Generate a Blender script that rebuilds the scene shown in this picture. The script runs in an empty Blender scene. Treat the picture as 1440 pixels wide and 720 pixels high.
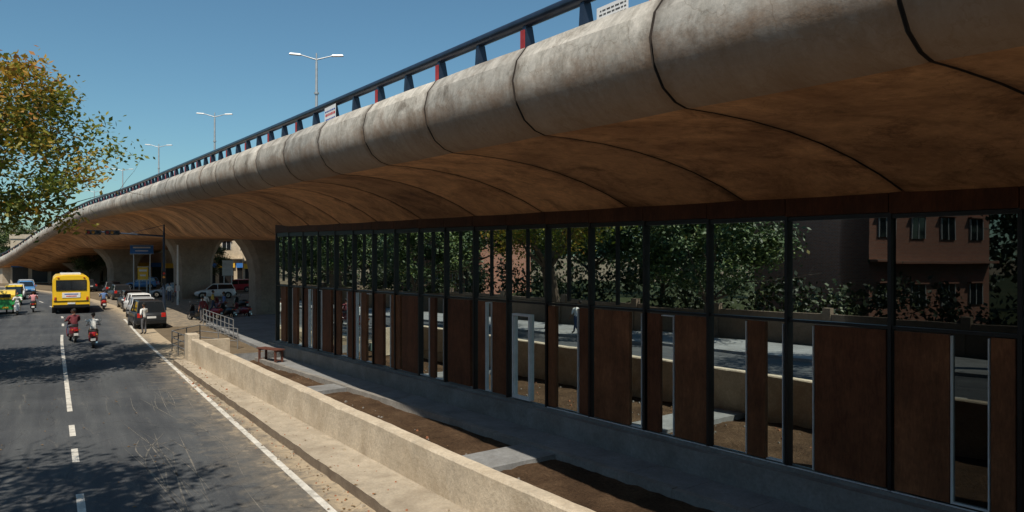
import bpy, bmesh, math, random
import numpy as np
from mathutils import Vector, Matrix
random.seed(7); np.random.seed(7)
S=bpy.context.scene
COL=S.collection

# ---------------------------------------------------------------- materials
def newmat(name):
    m=bpy.data.materials.new(name); m.use_nodes=True
    nt=m.node_tree; b=nt.nodes['Principled BSDF']
    return m,nt,b
def ramp(nt,fac,stops):
    r=nt.nodes.new('ShaderNodeValToRGB')
    el=r.color_ramp.elements
    while len(el)<len(stops): el.new(0.5)
    for e,(p,c) in zip(el,stops):
        e.position=p; e.color=(c[0],c[1],c[2],1)
    nt.links.new(fac,r.inputs[0]); return r.outputs[0]
def noise(nt,vec,scale,detail=6,rough=.6,dist=0):
    n=nt.nodes.new('ShaderNodeTexNoise'); n.inputs['Scale'].default_value=scale
    n.inputs['Detail'].default_value=detail; n.inputs['Roughness'].default_value=rough
    n.inputs['Distortion'].default_value=dist
    if vec is not None: nt.links.new(vec,n.inputs['Vector'])
    return n.outputs['Fac']
def mapping(nt,vec,scale):
    n=nt.nodes.new('ShaderNodeMapping'); n.inputs['Scale'].default_value=scale
    nt.links.new(vec,n.inputs['Vector']); return n.outputs[0]
def mix(nt,fac,a,b,mode='MIX'):
    n=nt.nodes.new('ShaderNodeMix'); n.data_type='RGBA'; n.blend_type=mode
    for i,v in ((0,fac),(6,a),(7,b)):
        if hasattr(v,'is_linked') or hasattr(v,'links'): nt.links.new(v,n.inputs[i])
        elif i==0: n.inputs[0].default_value=v
        else: n.inputs[i].default_value=(v[0],v[1],v[2],1)
    return n.outputs[2]
def math_n(nt,op,a,b=0.0,clamp=False):
    n=nt.nodes.new('ShaderNodeMath'); n.operation=op; n.use_clamp=clamp
    for i,v in ((0,a),(1,b)):
        if hasattr(v,'links'): nt.links.new(v,n.inputs[i])
        else: n.inputs[i].default_value=v
    return n.outputs[0]
def bump(nt,b,h,strength=.3,dist=.02):
    n=nt.nodes.new('ShaderNodeBump'); n.inputs['Strength'].default_value=strength; n.inputs['Distance'].default_value=dist
    nt.links.new(h,n.inputs['Height']); nt.links.new(n.outputs[0],b.inputs['Normal'])
def objco(nt): return nt.nodes.new('ShaderNodeTexCoord').outputs['Object']
def uvco(nt): return nt.nodes.new('ShaderNodeTexCoord').outputs['UV']

def simple(name,c,rough=.6,metal=0,var=.25,scale=4,bmp=0,spec=.5):
    m,nt,b=newmat(name)
    co=objco(nt); n=noise(nt,co,scale)
    lo=[x*(1-var) for x in c]; hi=[min(1,x*(1+var)) for x in c]
    nt.links.new(ramp(nt,n,[(.3,lo),(.7,hi)]),b.inputs['Base Color'])
    b.inputs['Roughness'].default_value=rough; b.inputs['Metallic'].default_value=metal
    b.inputs['Specular IOR Level'].default_value=spec
    if bmp: bump(nt,b,noise(nt,co,scale*6),bmp)
    return m

def concrete(name,c,stain_bounce,scale=1.2,segs=False,lowbounce=False,bmp=.35,stainlevel=(.45,.75),streak=1.0,segvar=.12):
    m,nt,b=newmat(name)
    co=objco(nt)
    n1=noise(nt,co,scale,8,.65); n2=noise(nt,co,scale*9,6,.7)
    base=ramp(nt,n1,[(.25,[x*.72 for x in c]),(.5,c),(.78,[min(1,x*1.22) for x in c])])
    fine=ramp(nt,n2,[(.3,(.78,.78,.78)),(.7,(1.12,1.12,1.12))])
    colr=mix(nt,1.0,base,fine,'MULTIPLY')
    n3=noise(nt,co,scale*.45,10,.72,.6)
    sf=ramp(nt,n3,[(stainlevel[0],(0,0,0)),(stainlevel[1],(1,1,1))])
    colr=mix(nt,math_n(nt,'MULTIPLY',sf,.85),colr,stain_bounce)
    if segs:
        uv=uvco(nt); sep=nt.nodes.new('ShaderNodeSeparateXYZ'); nt.links.new(uv,sep.inputs[0])
        seg=math_n(nt,'FLOOR',math_n(nt,'DIVIDE',sep.outputs[0],3.2))
        wn=nt.nodes.new('ShaderNodeTexWhiteNoise'); wn.noise_dimensions='1D'; nt.links.new(seg,wn.inputs['W'])
        a_=1-segvar*1.5; b_=1+segvar
        sv=ramp(nt,wn.outputs['Value'],[(0,(a_,a_,a_)),(1,(b_,b_*.985,b_*.96))])
        colr=mix(nt,1.0,colr,sv,'MULTIPLY')
        cb=nt.nodes.new('ShaderNodeCombineXYZ'); nt.links.new(sep.outputs[0],cb.inputs[0]); nt.links.new(sep.outputs[1],cb.inputs[1]); nt.links.new(math_n(nt,'MULTIPLY',wn.outputs['Value'],40),cb.inputs[2])
        bl=noise(nt,cb.outputs[0],.9,9,.75,.5)
        colr=mix(nt,1.0,colr,ramp(nt,bl,[(.34,(.46,.43,.40)),(.50,(1,1,1)),(.72,(1.18,1.18,1.18))]),'MULTIPLY')
        if streak:
            st=noise(nt,mapping(nt,uv,(2.2,.5,1)),1.4,6,.75,.3)
            s0=1-.3*streak
            colr=mix(nt,1.0,colr,ramp(nt,st,[(.35,(s0,s0,s0*.98)),(.55,(1,1,1)),(.8,(1.08,1.08,1.08))]),'MULTIPLY')
        fr=math_n(nt,'FRACT',math_n(nt,'DIVIDE',sep.outputs[0],3.2))
        dj=math_n(nt,'MINIMUM',fr,math_n(nt,'SUBTRACT',1.0,fr))
        jd=ramp(nt,math_n(nt,'ADD',dj,math_n(nt,'MULTIPLY',math_n(nt,'SUBTRACT',bl,.5),.12)),[(.0,(.5,.47,.45)),(.06,(1,1,1))])
        colr=mix(nt,1.0,colr,jd,'MULTIPLY')
        vo=nt.nodes.new('ShaderNodeTexVoronoi'); vo.feature='DISTANCE_TO_EDGE'; vo.inputs['Scale'].default_value=.55
        wv=nt.nodes.new('ShaderNodeVectorMath'); wv.operation='ADD'; nn_=nt.nodes.new('ShaderNodeTexNoise'); nn_.inputs['Scale'].default_value=1.5; nn_.inputs['Detail'].default_value=6
        nt.links.new(co,nn_.inputs['Vector']); nt.links.new(co,wv.inputs[0]); nt.links.new(nn_.outputs['Color'],wv.inputs[1]); nt.links.new(wv.outputs[0],vo.inputs['Vector'])
        cr=ramp(nt,vo.outputs['Distance'],[(0,(.72,.7,.68)),(.006,(1,1,1))])
        colr=mix(nt,1.0,colr,cr,'MULTIPLY')
        if lowbounce:
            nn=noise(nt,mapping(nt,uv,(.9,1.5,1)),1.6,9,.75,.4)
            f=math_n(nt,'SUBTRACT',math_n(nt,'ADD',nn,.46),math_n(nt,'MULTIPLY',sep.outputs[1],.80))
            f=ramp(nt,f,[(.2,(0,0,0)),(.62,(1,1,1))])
            colr=mix(nt,math_n(nt,'MULTIPLY',f,.75),colr,stain_bounce)  # brown ground-bounce light painted in, stronger towards the foot of the fascia
    nt.links.new(colr,b.inputs['Base Color'])
    b.inputs['Roughness'].default_value=.75; b.inputs['Specular IOR Level'].default_value=.3
    h=math_n(nt,'ADD',n2,math_n(nt,'MULTIPLY',n1,.8))
    bump(nt,b,h,bmp,.03)
    return m

M={}
M['fascia']=concrete('fascia_concrete',(.52,.49,.445),(.25,.145,.08),1.1,segs=True,lowbounce=True,stainlevel=(.55,.85),streak=.9,bmp=.25)
M['soffit']=concrete('soffit_concrete',(.62,.335,.165),(.23,.105,.046),.8,segs=True,stainlevel=(.46,.68),streak=0,segvar=.16)  # warm bounce from the ground baked into the orange-brown base colour
M['joint']=simple('joint_dark',(.03,.022,.018),.9)
M['deckroad']=simple('deck_asphalt',(.05,.05,.05),.9)
M['wall']=concrete('wall_concrete',(.56,.475,.365),(.34,.265,.18),1.6,bmp=.6)
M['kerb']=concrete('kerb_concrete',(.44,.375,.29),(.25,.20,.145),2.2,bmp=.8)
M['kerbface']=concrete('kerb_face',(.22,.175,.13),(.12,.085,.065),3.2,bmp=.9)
M['walk']=concrete('walk_concrete',(.25,.255,.26),(.13,.125,.12),1.5,bmp=.4)
M['pier']=concrete('pier_concrete',(.33,.27,.21),(.18,.13,.09),.8)
M['plinth']=concrete('plinth_concrete',(.27,.255,.235),(.15,.13,.11),1.6)
M['line']=concrete('road_paint',(.64,.61,.55),(.24,.225,.20),4.5,bmp=.1,stainlevel=(.48,.66))
M['brickbit']=simple('brick_bit',(.30,.12,.06),.9)
M['steel_dark']=simple('rail_steel',(.025,.038,.065),.35,.3,.3,3)
M['steel_red']=simple('rail_red',(.34,.03,.03),.5)
M['galv']=simple('galvanised',(.45,.46,.47),.45,.5,.15,3)
M['railgrey']=simple('rail_grey',(.26,.26,.26),.5,.4,.2,3)
M['white']=simple('white_paint',(.66,.66,.65),.5,0,.1)
M['black']=simple('black_frame',(.009,.009,.010),.4,0,.3)
M['rubber']=simple('rubber',(.02,.02,.02),.85)
M['lens']=simple('lamp_lens',(.75,.75,.72),.2)
M['redlamp']=simple('red_lamp',(.45,.02,.015),.25)
M['orange']=simple('orange_lamp',(.7,.25,.03),.25)
M['chrome']=simple('chrome',(.6,.6,.6),.2,.9)
M['wood']=simple('bench_wood',(.12,.045,.03),.6,0,.35,12)
M['vglass']=simple('vehicle_glass',(.012,.016,.02),.06,0,.1,2,spec=.9)

m,nt,b=newmat('soil'); co=objco(nt)
n1=noise(nt,co,.9,8,.7); n2=noise(nt,co,14,8,.75)
c=ramp(nt,n1,[(.3,(.055,.034,.021)),(.55,(.11,.069,.042)),(.75,(.18,.12,.073))])
c=mix(nt,1,c,ramp(nt,n2,[(.3,(.5,.5,.5)),(.65,(1.25,1.25,1.25))]),'MULTIPLY')
nt.links.new(c,b.inputs['Base Color']); b.inputs['Roughness'].default_value=1; b.inputs['Specular IOR Level'].default_value=.1
bump(nt,b,n2,1.0,.09); M['soil']=m
def groundmat(name,cs):
    m,nt,b=newmat(name); co=objco(nt)
    n1=noise(nt,co,.12,8,.7); n2=noise(nt,co,3,8,.75)
    c=ramp(nt,n1,[(.3,cs[0]),(.55,cs[1]),(.75,cs[2])])
    c=mix(nt,1,c,ramp(nt,n2,[(.3,(.7,.7,.7)),(.7,(1.1,1.1,1.1))]),'MULTIPLY')
    nt.links.new(c,b.inputs['Base Color']); b.inputs['Roughness'].default_value=1; b.inputs['Specular IOR Level'].default_value=.1; bump(nt,b,n2,.5,.05); return m
M['ground']=groundmat('ground_dirt',[(.12,.09,.06),(.18,.14,.095),(.24,.19,.13)])
M['lawn']=groundmat('lawn_grass',[(.02,.026,.010),(.035,.042,.016),(.07,.06,.03)])
m,nt,b=newmat('asphalt'); co=objco(nt); uv=uvco(nt)
sep=nt.nodes.new('ShaderNodeSeparateXYZ'); nt.links.new(uv,sep.inputs[0])
n1=noise(nt,co,.35,8,.65); n2=noise(nt,co,30,4,.7); n3=noise(nt,mapping(nt,uv,(1.3,.08,1)),1.0,8,.65); n4=noise(nt,co,2.2,9,.75,.4)
c=ramp(nt,n1,[(.3,(.050,.055,.061)),(.6,(.073,.078,.084)),(.8,(.098,.101,.102))])
c=mix(nt,1,c,ramp(nt,n2,[(.3,(.70,.70,.70)),(.7,(1.32,1.32,1.32))]),'MULTIPLY')
c=mix(nt,1,c,ramp(nt,n3,[(.35,(.72,.72,.75)),(.65,(1.3,1.27,1.22))]),'MULTIPLY')
edge=math_n(nt,'ADD',math_n(nt,'MULTIPLY',sep.outputs[0],.30),math_n(nt,'MULTIPLY',n4,1.1))
df=ramp(nt,edge,[(.18,(0,0,0)),(.47,(.22,.22,.22)),(.72,(.95,.95,.95))])
c=mix(nt,df,c,(.42,.335,.23))
n5=noise(nt,mapping(nt,uv,(2.5,.25,1)),1.3,10,.8,1.5)
c=mix(nt,math_n(nt,'MULTIPLY',ramp(nt,n5,[(.57,(0,0,0)),(.74,(1,1,1))]),.38),c,(.31,.275,.23))
n6=noise(nt,mapping(nt,uv,(1,.35,1)),.8,8,.7,.5)
c=mix(nt,math_n(nt,'MULTIPLY',ramp(nt,n6,[(.62,(0,0,0)),(.70,(1,1,1))]),.45),c,(.030,.032,.035))
vo=nt.nodes.new('ShaderNodeTexVoronoi'); vo.feature='DISTANCE_TO_EDGE'; vo.inputs['Scale'].default_value=.42
wv=nt.nodes.new('ShaderNodeVectorMath'); wv.operation='ADD'; nn_=nt.nodes.new('ShaderNodeTexNoise'); nn_.inputs['Scale'].default_value=.9; nn_.inputs['Detail'].default_value=8
nt.links.new(co,nn_.inputs['Vector']); nt.links.new(co,wv.inputs[0]); nt.links.new(nn_.outputs['Color'],wv.inputs[1]); nt.links.new(wv.outputs[0],vo.inputs['Vector'])
c=mix(nt,1,c,ramp(nt,vo.outputs['Distance'],[(0,(.6,.6,.6)),(.007,(1,1,1))]),'MULTIPLY')
nt.links.new(c,b.inputs['Base Color']); b.inputs['Roughness'].default_value=.85; b.inputs['Specular IOR Level'].default_value=.25
bump(nt,b,n2,.4,.01); M['asphalt']=m
# glass
m,nt,b=newmat('tinted_mirror_glass'); co=objco(nt)
out=nt.nodes['Material Output']
gl=nt.nodes.new('ShaderNodeBsdfGlossy'); gl.inputs['Roughness'].default_value=.010; gl.inputs['Color'].default_value=(.82,.92,.92,1)
di=nt.nodes.new('ShaderNodeBsdfDiffuse'); di.inputs['Color'].default_value=(.005,.006,.006,1)
fr=nt.nodes.new('ShaderNodeFresnel'); fr.inputs['IOR'].default_value=2.1
ms=nt.nodes.new('ShaderNodeMixShader'); nt.links.new(fr.outputs[0],ms.inputs[0]); nt.links.new(di.outputs[0],ms.inputs[1]); nt.links.new(gl.outputs[0],ms.inputs[2])
bn=nt.nodes.new('ShaderNodeBump'); bn.inputs['Strength'].default_value=.018; bn.inputs['Distance'].default_value=.05
nt.links.new(noise(nt,co,.9,1),bn.inputs['Height']); nt.links.new(bn.outputs[0],gl.inputs['Normal'])
nt.links.new(ms.outputs[0],out.inputs['Surface']); M['glass']=m
def corten(name,k,w=1.0):
    m,nt,b=newmat(name); co=objco(nt)
    n1=noise(nt,co,1.2,8,.7); n2=noise(nt,mapping(nt,co,(25,25,6)),1,5,.7); n3=noise(nt,mapping(nt,co,(3,3,.5)),1,8,.7)
    c=ramp(nt,n1,[(.3,(.085*k,.029*k*w,.012*k*w)),(.55,(.14*k,.050*k*w,.021*k*w)),(.8,(.21*k,.08*k*w,.034*k*w))])
    c=mix(nt,1,c,ramp(nt,n2,[(.35,(.75,.75,.75)),(.7,(1.18,1.18,1.18))]),'MULTIPLY')
    c=mix(nt,1,c,ramp(nt,n3,[(.35,(.7,.7,.7)),(.65,(1.15,1.15,1.15))]),'MULTIPLY')
    nt.links.new(c,b.inputs['Base Color']); b.inputs['Roughness'].default_value=.6; b.inputs['Specular IOR Level'].default_value=.25; return m
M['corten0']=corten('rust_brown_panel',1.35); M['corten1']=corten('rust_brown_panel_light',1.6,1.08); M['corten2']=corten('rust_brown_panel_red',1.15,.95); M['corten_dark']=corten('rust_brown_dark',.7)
m,nt,b=newmat('brick'); co=objco(nt)
br=nt.nodes.new('ShaderNodeTexBrick'); br.inputs['Scale'].default_value=1; br.inputs['Brick Width'].default_value=.24; br.inputs['Row Height'].default_value=.085
br.inputs['Mortar Size'].default_value=.01; br.inputs['Color1'].default_value=(.44,.15,.085,1); br.inputs['Color2'].default_value=(.32,.105,.06,1); br.inputs['Mortar'].default_value=(.3,.27,.23,1)
cx=nt.nodes.new('ShaderNodeSeparateXYZ'); nt.links.new(co,cx.inputs[0]); cb=nt.nodes.new('ShaderNodeCombineXYZ')
nt.links.new(math_n(nt,'ADD',cx.outputs[0],cx.outputs[1]),cb.inputs[0]); nt.links.new(cx.outputs[2],cb.inputs[1]); nt.links.new(cb.outputs[0],br.inputs['Vector'])
nt.links.new(br.outputs['Color'],b.inputs['Base Color']); b.inputs['Roughness'].default_value=.9; M['brick']=m
M['plaster']=concrete('plaster_cream',(.55,.47,.36),(.36,.29,.2),.5)
M['plaster2']=concrete('plaster_pink',(.50,.33,.24),(.33,.22,.16),.5)
M['plaster_old']=concrete('plaster_old',(.20,.15,.11),(.11,.08,.06),.8)
M['bark']=simple('bark',(.11,.08,.055),.95,0,.4,5,.6)
def leafmat(name,stops,trans=.35):
    m,nt,b=newmat(name)
    at=nt.nodes.new('ShaderNodeAttribute'); at.attribute_name='lv'
    c=ramp(nt,at.outputs['Fac'],stops)
    nt.links.new(c,b.inputs['Base Color']); b.inputs['Roughness'].default_value=.6
    if trans>0:
        tr=nt.nodes.new('ShaderNodeBsdfTranslucent'); nt.links.new(c,tr.inputs['Color'])
        ms=nt.nodes.new('ShaderNodeMixShader'); ms.inputs[0].default_value=trans
        nt.links.new(b.outputs[0],ms.inputs[1]); nt.links.new(tr.outputs[0],ms.inputs[2]); nt.links.new(ms.outputs[0],nt.nodes['Material Output'].inputs['Surface'])
    return m
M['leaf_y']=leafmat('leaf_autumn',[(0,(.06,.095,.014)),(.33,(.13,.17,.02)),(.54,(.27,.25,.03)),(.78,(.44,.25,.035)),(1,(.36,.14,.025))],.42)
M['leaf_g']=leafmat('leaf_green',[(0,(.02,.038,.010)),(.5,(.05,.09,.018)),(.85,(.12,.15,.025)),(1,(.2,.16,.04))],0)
M['leaf_d']=leafmat('leaf_dark',[(0,(.013,.023,.008)),(.5,(.032,.05,.013)),(1,(.08,.10,.025))],0)

# ---------------------------------------------------------------- mesh builder
class MB:
    def __init__(s): s.v=[];s.f=[];s.m=[];s.mats=[];s.sm=[]
    def mi(s,k):
        if k not in s.mats: s.mats.append(k)
        return s.mats.index(k)
    def add(s,vs,fs,k,smooth=False):
        o=len(s.v); s.v+= [tuple(v) for v in vs]; i=s.mi(k)
        for f in fs: s.f.append(tuple(o+a for a in f)); s.m.append(i); s.sm.append(smooth)
    def box(s,c,d,k,rz=0,taper=1.0,rx=0,ry=0):
        hx,hy,hz=d[0]/2,d[1]/2,d[2]/2
        R=Matrix.Rotation(rz,3,'Z')@Matrix.Rotation(ry,3,'Y')@Matrix.Rotation(rx,3,'X')
        vs=[]
        for z in(-1,1):
            t=taper if z>0 else 1
            for x,y in((-1,-1),(1,-1),(1,1),(-1,1)):
                p=R@Vector((x*hx*t,y*hy*t,z*hz)); vs.append((c[0]+p.x,c[1]+p.y,c[2]+p.z))
        s.add(vs,[(3,2,1,0),(4,5,6,7),(0,1,5,4),(1,2,6,5),(2,3,7,6),(3,0,4,7)],k)
    def cyl(s,p0,p1,r0,r1,k,n=10,caps=True,smooth=True):
        p0=Vector(p0);p1=Vector(p1);d=(p1-p0)
        if d.length<1e-6:return
        d.normalize(); a=d.orthogonal().normalized(); b=d.cross(a)
        vs=[]
        for p,r in((p0,r0),(p1,r1)):
            for i in range(n):
                t=2*math.pi*i/n; vs.append(p+a*r*math.cos(t)+b*r*math.sin(t))
        s.add(vs,[(i,(i+1)%n,n+(i+1)%n,n+i) for i in range(n)],k,smooth)
        if caps: s.add(vs,[tuple(range(n-1,-1,-1)),tuple(range(n,2*n))],k)
    def loft(s,secs,k,smooth=True,cap=True):
        n=len(secs[0]); vs=[p for sc in secs for p in sc]; fs=[]
        for j in range(len(secs)-1):
            for i in range(n): fs.append((j*n+i,j*n+(i+1)%n,(j+1)*n+(i+1)%n,(j+1)*n+i))
        s.add(vs,fs,k,smooth)
        if cap: s.add(vs,[tuple(range(n-1,-1,-1)),tuple(range((len(secs)-1)*n,len(secs)*n))],k)
    def extr(s,poly,x0,x1,k,inset=None):
        n=len(poly); vs=[(x0,p[0],p[1]) for p in poly]+[(x1,p[0],p[1]) for p in poly]
        s.add(vs,[(i,(i+1)%n,n+(i+1)%n,n+i) for i in range(n)]+[tuple(range(n-1,-1,-1)),tuple(range(n,2*n))],k)
    def ball(s,c,r,k,seg=12,ring=8,f=None):
        vs=[];fs=[]
        for j in range(ring+1):
            ph=math.pi*j/ring
            for i in range(seg):
                t=2*math.pi*i/seg
                vs.append((c[0]+r[0]*math.sin(ph)*math.cos(t),c[1]+r[1]*math.sin(ph)*math.sin(t),c[2]+r[2]*math.cos(ph)))
        for j in range(ring):
            for i in range(seg): fs.append((j*seg+i,(j+1)*seg+i,(j+1)*seg+(i+1)%seg,j*seg+(i+1)%seg))
        s.add(vs,fs,k,True)
    def mesh(s,name):
        me=bpy.data.meshes.new(name); me.from_pydata(s.v,[],s.f)
        for k in s.mats: me.materials.append(M[k])
        me.polygons.foreach_set('material_index',s.m); me.polygons.foreach_set('use_smooth',s.sm)
        me.update(); return me
    def obj(s,name,loc=(0,0,0),rz=0,parent=None):
        o=bpy.data.objects.new(name,s.mesh(name)); COL.objects.link(o); o.location=loc; o.rotation_euler=(0,0,rz)
        if parent: o.parent=parent
        return o
def empty(name,loc=(0,0,0),rz=0):
    o=bpy.data.objects.new(name,None); COL.objects.link(o); o.location=loc; o.rotation_euler=(0,0,rz); return o

# ---------------------------------------------------------------- paths
def catmull(P,n=16):
    P=[np.array(p,float) for p in P]; out=[]
    Q=[2*P[0]-P[1]]+P+[2*P[-1]-P[-2]]
    for i in range(1,len(Q)-2):
        a,b,c,d=Q[i-1:i+3]
        ta=0; tb=ta+max(1e-3,np.linalg.norm(b-a))**.5; tc=tb+np.linalg.norm(c-b)**.5; td=tc+max(1e-3,np.linalg.norm(d-c))**.5
        for k in range(n):
            t=tb+(tc-tb)*k/n
            A1=(tb-t)/(tb-ta)*a+(t-ta)/(tb-ta)*b; A2=(tc-t)/(tc-tb)*b+(t-tb)/(tc-tb)*c; A3=(td-t)/(td-tc)*c+(t-tc)/(td-tc)*d
            B1=(tc-t)/(tc-ta)*A1+(t-ta)/(tc-ta)*A2; B2=(td-t)/(td-tb)*A2+(t-tb)/(td-tb)*A3
            out.append((tc-t)/(tc-tb)*B1+(t-tb)/(tc-tb)*B2)
    out.append(P[-1]); return np.array(out)
class Path:
    def __init__(s,P,off=0):
        s.p=catmull(P); d=np.linalg.norm(np.diff(s.p[:,:2],axis=0),axis=1); s.l=np.concatenate([[0],np.cumsum(d)])+off
    def at(s,l):
        return np.array([np.interp(l,s.l,s.p[:,i]) for i in range(3)])
    def fr(s,l):
        p=s.at(l); t=s.at(l+1.0)-s.at(l-1.0)
        if np.linalg.norm(t[:2])<1e-6: t=s.at(s.l[-1])-s.at(s.l[-1]-2)
        t=t[:2]/np.linalg.norm(t[:2]); return p,t,np.array([t[1],-t[0]])
    def P(s,l,r,z=0):
        p,t,n=s.fr(l); return (p[0]+n[0]*r,p[1]+n[1]*r,z)
OX,OY=-3.06,12.83; AX=np.array([-.525,.851]); CX=np.array([.851,.525])
HEAD=math.atan2(.525,.851)
def R(r,l,z=0): return (OX+CX[0]*r+AX[0]*l, OY+CX[1]*r+AX[1]*l, z)
road=Path([(*R(0,-80)[:2],0),(*R(0,-40)[:2],0),(*R(0,0)[:2],0),(*R(0,30)[:2],0),(*R(0,57)[:2],0),(-51.5,85,0),(-70,103.5,0),(-87,118,0),(-107,133,0),(-160,165,0),(-260,215,0)],off=-80)

def strip(name,path,l0,l1,r0,r1,z,mat,step=2.0,thick=0,us=1,side=None,jit=0):
    n=max(1,int(math.ceil((l1-l0)/step))); vs=[];fs=[];uvs=[];mi=[]
    k=us+1; rnd=random.Random(3)
    for i in range(n+1):
        l=l0+(l1-l0)*i/n
        a=r0(l) if callable(r0) else r0; bb=r1(l) if callable(r1) else r1
        a+=rnd.uniform(-jit,jit)
        for j in range(k):
            r=a+(bb-a)*j/us; vs.append(path.P(l,r,z+(rnd.uniform(-jit,jit)*.4 if j==0 else 0))); uvs.append((r,l))
    for i in range(n):
        for j in range(us): fs.append((i*k+j,i*k+j+1,(i+1)*k+j+1,(i+1)*k+j)); mi.append(0)
    if thick:
        o=len(vs)
        for v,u in zip(list(vs),list(uvs)): vs.append((v[0],v[1],v[2]-thick)); uvs.append(u)
        for i in range(n):
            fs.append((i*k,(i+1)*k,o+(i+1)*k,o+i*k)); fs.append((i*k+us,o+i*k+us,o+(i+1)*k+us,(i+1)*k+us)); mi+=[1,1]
        for j in range(us):
            fs.append((j,o+j,o+j+1,j+1)); e=n*k; fs.append((e+j,e+j+1,o+e+j+1,o+e+j)); mi+=[1,1]
    me=bpy.data.meshes.new(name); me.from_pydata(vs,[],fs); me.materials.append(M[mat]); me.materials.append(M[side or mat])
    me.polygons.foreach_set('material_index',mi)
    ul=me.uv_layers.new(name='UVMap')
    for lp in me.loops: ul.data[lp.index].uv=uvs[lp.vertex_index]
    o=bpy.data.objects.new(name,me); COL.objects.link(o); return o

# ---------------------------------------------------------------- ground with sunken planting area
g=MB()
pl0,pl1,pr0,pr1=-60,22.6,1.0,40; PZ=-.40; GZ=-.012; B=1500
def gq(r0,r1,l0,l1,z): g.add([R(r0,l0,z),R(r1,l0,z),R(r1,l1,z),R(r0,l1,z)],[(0,1,2,3)],'ground')
gq(-B,pr0,-B,B,GZ); gq(pr1,B,-B,B,GZ); gq(pr0,pr1,pl1,B,GZ); gq(pr0,pr1,-B,pl0,GZ)
g.obj('ground')
lw=MB(); lw.add([R(-200,-200,-.004),R(-14.8,-200,-.004),R(-14.8,72,-.004),R(-200,72,-.004)],[(0,1,2,3)],'lawn'); lw.obj('lawn')
p=MB(); rnd=random.Random(11)
nr,nl_=44,230; vs=[]
for i in range(nl_+1):
    for j in range(nr+1):
        l=pl0+(pl1-pl0)*i/nl_; r=.98+(9.5-.98)*j/nr
        vs.append(R(r,l,PZ+rnd.uniform(-.022,.03)+.02*math.sin(l*1.3+r)+ .015*math.sin(r*3.1-l*.7)))
p.add(vs,[(i*(nr+1)+j,i*(nr+1)+j+1,(i+1)*(nr+1)+j+1,(i+1)*(nr+1)+j) for i in range(nl_) for j in range(nr)],'soil',True)
p.add([R(9.4,pl0,PZ-.02),R(pr1,pl0,PZ-.02),R(pr1,pl1,PZ-.02),R(9.4,pl1,PZ-.02)],[(0,1,2,3)],'soil')
p.add([R(pr0,pl1,PZ-.1),R(pr1,pl1,PZ-.1),R(pr1,pl1,.0),R(pr0,pl1,.0)],[(0,1,2,3)],'walk')
p.obj('planting_bed')
strip('road',road,-75,330,-8.4,1.05,.0,'asphalt',us=1)
a=MB(); a.add([R(.5,38,-.005),R(90,38,-.005),R(90,78,-.005),R(.5,78,-.005)],[(0,1,2,3)],'asphalt'); a.obj('junction_road')
strip('road_edge_line',road,-75,46,-.09,.05,.006,'line',2)
strip('road_lane_line',road,12,36,-3.75,-3.62,.006,'line',2)
for i,(l0,l1) in enumerate([(1.7,3.4),(5.9,7.2),(8.6,10.0),(-3,-1.4),(-8,-6.4),(42,44),(49,51),(56,58),(63,65),(71,74)]):
    strip('road_lane_dash',road,l0,l1,-3.75,-3.62,.006,'line',2)
kr0=lambda l:.60-.026*l; kr1=lambda l:1.62-.054*l+.02
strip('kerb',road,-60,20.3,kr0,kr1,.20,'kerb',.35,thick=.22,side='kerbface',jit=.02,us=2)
def scuff(pts,w):
    P_=catmull([(x,y,0) for x,y in pts],8); vs=[];fs=[]
    for i,q in enumerate(P_):
        t=P_[min(i+1,len(P_)-1)]-P_[max(i-1,0)]; t=t/np.linalg.norm(t)
        ww=w*(.4+random.random())*math.sin(math.pi*(i+.5)/len(P_))
        for sgn in(-1,1): vs.append(R(q[0]-t[1]*ww*sgn,q[1]+t[0]*ww*sgn,.0045))
    for i in range(len(P_)-1): fs.append((2*i,2*i+1,2*i+3,2*i+2))
    return vs,fs
M['scuff']=concrete('chalk_scuff',(.24,.215,.18),(.09,.09,.088),9,bmp=.05,stainlevel=(.38,.55))
sc=MB()
for k in range(38):
    r=random.uniform(-2.4,-.3); l=random.uniform(-1,12); a=random.uniform(-.16,.08); L=random.uniform(1.5,6.0)
    pts=[(r,l),(r+a*L*.4+random.uniform(-.04,.04),l+L*.4),(r+a*L+random.uniform(-.10,.10),l+L)]
    sc.add(*scuff(pts,random.uniform(.005,.015)),'scuff')
for pts in [((-2.5,4.2),(-2.3,6.0),(-1.7,8.0)),((-2.9,6.9),(-2.1,6.6),(-1.5,7.0)),((-2.4,5.2),(-2.5,6.4),(-2.3,7.6))]:
    sc.add(*scuff(pts,.016),'scuff')
sc.obj('tyre_marks')
strip('pavement',road,-75,150,-12.8,-8.4,.13,'walk',3,thick=.2)

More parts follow.
